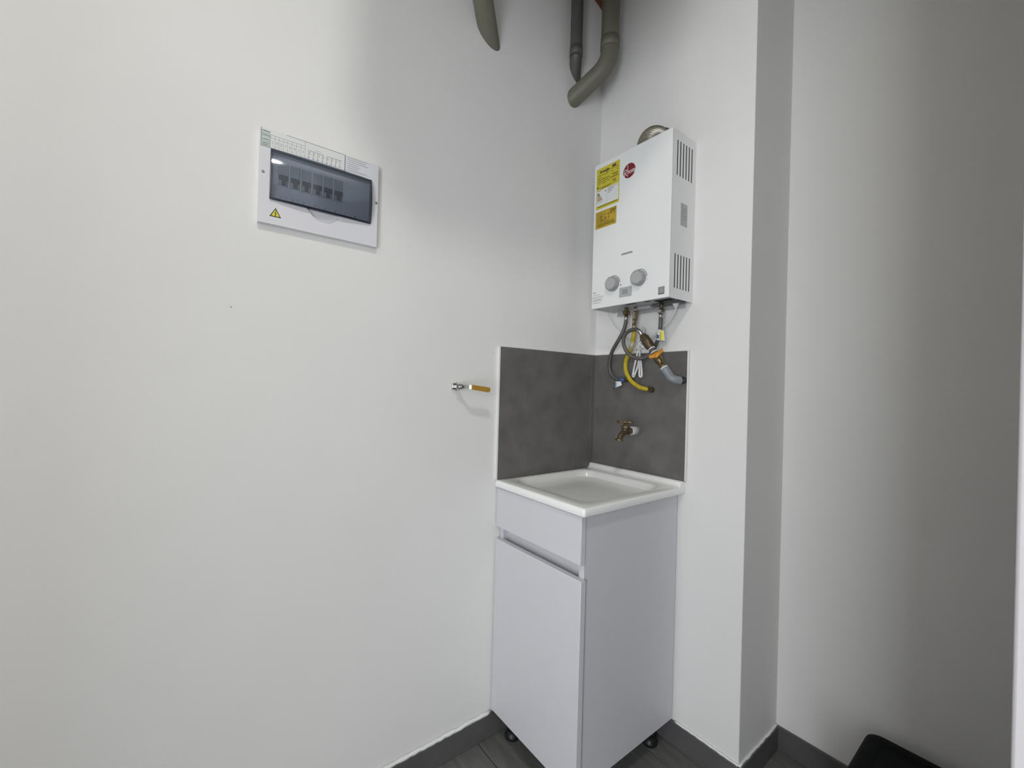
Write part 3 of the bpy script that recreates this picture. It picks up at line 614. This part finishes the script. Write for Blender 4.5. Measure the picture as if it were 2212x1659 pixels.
q = MB().m('paper')
tg = [[(0.1300 + .004 * math.sin(3 * v), -.034 - .004 * v, 1.2050 - .030 * v), (0.1450, -.038 - .005 * v, 1.2045 - .0240 * v), (0.1600 + .008 * v, -.036 - .004 * v, 1.2035 - .0145 * v)] for v in (0, .25, .5, .75, 1)]
q.loft([[p for p in r] + [(x, y + .0006, z) for x, y, z in r[::-1]] for r in tg]).build('paper_tag', h1)
MB().m('blue').tube([(0.1295, -.0345, 1.2045), (0.1320, -.0365, 1.1900), (0.1285, -.0385, 1.1752)], .0016, 8).tube([(0.1285, -.0385, 1.1752), (0.1460, -.0435, 1.1805), (0.1680, -.0405, 1.1890)], .0014, 8).build('tag_edge', h1)

h2 = thing('gas_hose', 'yellow flexible gas hose running from the heater to the grey tiles', 'hose', (0.2228, -.05, 1.41), GH)
sp2 = smooth_path(HOSE2, 6)
MB().m('gas').tube(sp2, .0078, 16).build('hose_run', h2)
mk = MB().m('olive')
for i in range(8, len(sp2) - 6, 6):
    d = (sp2[i + 1] - sp2[i]).normalized(); f_ = Vector((0.25, -1, 0.1)); f_ = (f_ - d * f_.dot(d)).normalized(); s_ = d.cross(f_)
    for o_ in (-.35, .45):
        nn = (f_ * math.cos(o_) + s_ * math.sin(o_)).normalized(); p = sp2[i] + nn * .0079; w = d.cross(nn)
        v = [p + w * a * .0011 + d * b * .0016 + nn * .0002 for a, b in ((-1, -1), (1, -1), (1, 1), (-1, 1))]
        mk.face([mk.bm.verts.new(x) for x in v])
mk.build('printed_marks', h2, weld=False)
MB().m('copper').lathe((0.2268, -.05, HZ0 + .002), (0, 0, -1), [(0, .006), (.014, .006)], 14).lathe((0.2268, -.05, 1.4530), (-.02, 0, -1), [(0, .0100), (.002, .0115), (.026, .0115), (.029, .0090)], 6, flat=True).build('nut', h2)
MB().m('copper').lathe((0.2238, -.05, 1.4245), (0, 0, -1), [(0, .0070), (.003, .0098), (.012, .0098), (.015, .0070)], 6, flat=True).build('flare_nut', h2)
MB().m('copper').lathe((0.2230, -.05, 1.4100), (0, 0, -1), [(0, .0078), (.017, .0082), (.0175, .0076)], 16).build('ferrule', h2)
MB().m('bronze').lathe((0.2640, -.0235, 1.1785), (.55, .62, -.02), [(0, .0088), (.006, .0092)], 16).lathe((0.2765, -.0240, 1.1760), (0.1, 1, 0), [(0, .0085), (.003, .0100), (.0135, .0100)], 6, flat=True).build('wall_nut', h2)
q = MB().m('clear').tube([(0.2160, -.0440, 1.3490), (0.2090, -.0430, 1.3330), (0.2040, -.0410, 1.3200)], [.0102, .0108, .0100], 12).build('clear_wrap', h2)

h3 = thing('looped_water_hose', 'grey braided hose looping round under the heater to a brass valve', 'hose', (0.3435, -.07, 1.41), GH)
MB().m('braid').tube(smooth_path(HOSE3, 5), .0066, 14).build('hose_run', h3)
MB().m('bronze').lathe((0.3443, -.07, HZ0 + .002), (0, 0, -1), [(0, .0062), (.024, .0062)], 14).build('heater_nipple', h3)
MB().m('steel').lathe((0.3440, -.07, 1.4440), (0, 0, -1), [(0, .0085), (.003, .0128), (.011, .0128), (.014, .0085)], 6, flat=True).build('nut', h3)
MB().m('steel').lathe((0.3436, -.07, 1.4305), (0, 0, -1), [(0, .0068), (.015, .0070)], 16).build('ferrule', h3)
MB().m('steel').tube([(0.2560, -.0765, 1.3828), (0.2640, -.076, 1.3775), (0.2790, -.0752, 1.3610)], .0072, 14).build('end_ferrule', h3)
q = MB().m('paper')
A, B_, C_, D_ = (Vector(p) for p in ((0.333, -.074, 1.3796), (0.3584, -.079, 1.3718), (0.3647, -.082, 1.3358), (0.3271, -.074, 1.343)))
def tagpt(u, v): return A.lerp(B_, u).lerp(D_.lerp(C_, u), v) + Vector((0, .004 * (2 * u - 1) ** 2, 0))
def tagface(b, u0, u1, v0, v1, off):
    o_ = Vector((0, -off, 0)); n = 4
    b.loft([[tagpt(u0 + (u1 - u0) * i / n, v) + o_ for i in range(n + 1)] + [tagpt(u0 + (u1 - u0) * (n - i) / n, v) + o_ + Vector((0, .0005, 0)) for i in range(n + 1)] for v in (v0, (v0 + v1) / 2, v1)], smooth=False)
tagface(q, 0, 1, 0, 1, 0)
q.m('sign'); tagface(q, .55, .93, .04, .93, .0008)
q.m('olive'); tagface(q, .53, .60, .2, .9, .0012)
q.m('blue'); tagface(q, .10, .40, .50, .82, .0008); tagface(q, 0, 1, .97, 1.05, .0008); tagface(q, -.03, .04, .4, .85, .0008)
q.build('hose_tag', h3)

# ------------------------------------------------------------------ valve train feeding the looped hose
vt = thing('brass_valve', 'brass check valve with orange wing lever on a grey elbow by the tiles', 'valve', (0.3997, -.0102, 1.2103))
a0 = Vector((0.2762, -.0752, 1.3648)); ax = Vector((0.3101, -.070, 1.3161)) - a0; L = ax.length
MB().m('bronze').lathe(a0, ax, [(0, .0085), (.004, .0125), (.010, .0128), (.014, .0160), (L - .010, .0160), (L - .002, .0125), (L, .0125)], 20).build('check_valve', vt)
ax = ax.normalized(); p0 = a0 + ax * L
MB().m('tape').lathe(p0, ax, [(0, .0128), (.0035, .0128)], 20).build('thread_seal', vt)
MB().m('dgrey').lathe(p0 + ax * .0035, ax, [(0, .0108), (.012, .0108)], 20).build('nipple', vt)
MB().m('tape').lathe(p0 + ax * .0150, ax, [(0, .0120), (.0035, .0120)], 20).build('thread_seal', vt)
p1_ = p0 + ax * .0185
MB().m('brass').lathe(p1_, ax, [(0, .0115), (.010, .0125), (.011, .0098), (.020, .0145), (.032, .0145), (.040, .0110), (.052, .0110), (.0525, .0130), (.060, .0130)], 12).build('ball_valve', vt)
p2_ = p1_ + ax * .060
MB().m('tape').lathe(p2_, ax, [(0, .0130), (.006, .0130)], 20).build('thread_seal', vt)
el_ = [tuple(p2_ + ax * .005), tuple(p2_ + ax * .015), (0.3735, -.053, 1.2205), (0.3820, -.048, 1.2135), (0.3905, -.039, 1.2098), (0.3935, -.031, 1.2098)]
MB().m('elbow').tube(smooth_path(el_, 5), .0138, 20).build('elbow', vt)
MB().m('black').tube([(0.3930, -.0320, 1.2098), (0.3945, -.0220, 1.2100), (0.3950, -.0104, 1.2103)], .0112, 18).build('wall_nipple', vt)
sc_ = p1_ + ax * .026
stem_top = sc_ + Vector((.012, -.030, .012))
MB().m('bronze').tube([sc_, stem_top], .0055, 12).build('lever_stem', vt)
wd = Vector((0.0480, .004, 0.0225)).normalized(); wn = (stem_top - sc_).normalized(); wu = wn.cross(wd).normalized()
wing = []
for i in range(17):
    u = -1 + 2 * i / 16; r = .0075 - .0022 * abs(u) + (.0030 if abs(u) < .2 else 0); lift = .011 * abs(u) ** 1.6
    c = stem_top + wd * u * .0270 + wn * (lift - .001); th = .0036
    wing.append([c + wu * r - wn * th, c + wu * r + wn * th * .6, c - wu * r + wn * th * .6, c - wu * r - wn * th])
MB().m('orange').loft(wing).build('wing_lever', vt)

# ------------------------------------------------------------------ power cord
CORD = [(0.3752, -0.036, 1.4600), (0.3761, -0.037, 1.4463), (0.3728, -0.04, 1.4331), (0.3642, -0.04, 1.4198), (0.3497, -0.038, 1.403), (0.329, -0.034, 1.3915), (0.3004, -0.026, 1.3731), (0.2761, -0.022, 1.3581), (0.2541, -0.022, 1.3378), (0.2387, -0.025, 1.3209)]
BUND = [(0.2392, -0.022, 1.3211), (0.2312, -0.022, 1.3282), (0.2161, -0.02, 1.3425), (0.2232, -0.018, 1.3667), (0.2332, -0.015, 1.3951), (0.2349, -0.018, 1.3681), (0.223, -0.02, 1.3354), (0.2159, -0.022, 1.3134), (0.2104, -0.024, 1.28), (0.2036, -0.026, 1.2465), (0.199, -0.026, 1.2218), (0.2052, -0.027, 1.2184), (0.2172, -0.028, 1.2418), (0.2243, -0.028, 1.2683), (0.2248, -0.026, 1.2905), (0.2278, -0.027, 1.2572), (0.2283, -0.027, 1.224), (0.235, -0.028, 1.2169), (0.2392, -0.028, 1.224), (0.2349, -0.026, 1.2571), (0.2272, -0.024, 1.2906), (0.2239, -0.024, 1.3129), (0.2208, -0.024, 1.3286)]
BUND = [(x + .004, y + .002, z + .004) for x, y, z in BUND]
CABLE = [(0.1020, -0.050, HZ0 + .004), (0.1010, -0.045, 1.4570), (0.1060, -0.036, 1.4400), (0.1140, -0.026, 1.4196), (0.1264, -0.018, 1.4036), (0.1399, -0.014, 1.393), (0.1597, -0.015, 1.374), (0.1792, -0.018, 1.3563), (0.2000, -0.02, 1.3370)]
pc = thing('power_cord', 'white power cord hanging bundled in loops behind the hoses', 'cord', (0.3752, -.036, 1.46))
MB().m('cord').tube(smooth_path(CORD[:-1] + BUND, 4), .0037, 10).build('cord_run', pc)
MB().m('cord').tube(smooth_path(BUND[6:15], 4), .0036, 10).build('cord_loop', pc).location = (0.004, -.004, .006)
MB().m('cord').tube([(0.2160, -.022, 1.3190), (0.2280, -.026, 1.3220), (0.2370, -.022, 1.3240)], .0045, 10).build('tie', pc)
MB().m('cord').tube(smooth_path(CABLE, 5), .0016, 8).build('thin_lead', pc)

# ------------------------------------------------------------------ black bin by the far wall
bn = thing('storage_bin', 'black plastic bin with rounded lid standing against the far wall', 'bin', (1.02, 0.02, 0))
BX0, BX1, BY0, BY1, BZ = 0.845, 1.125, -0.22, 0.212, 0.252
def br_(i, z, r=.03): return [(x, y, z) for x, y in rrect(BX0 + i, BX1 - i, BY0 + i, BY1 - i, r, 6)]
MB().m('blackmat').loft([br_(.03, 0), br_(.028, .004), br_(.012, BZ - .035), br_(.012, BZ - .032)]).build('body', bn)
MB().m('blackmat').loft([br_(.004, BZ - .034), br_(0, BZ - .030), br_(0, BZ - .012), br_(.004, BZ - .003), br_(.012, BZ), br_(.035, BZ), br_(.04, BZ - .004)]).build('lid', bn)

# fine printing too small to pick apart stays joined
for o in S.objects:
    if o.type == 'MESH' and o.name.split('.')[0] in ('text_print', 'rating_print', 'table_print', 'diagram_print', 'number_print', 'instruction_print', 'printed_marks', 'plate_print', 'symbol_print'): o['kind'] = 'stuff'
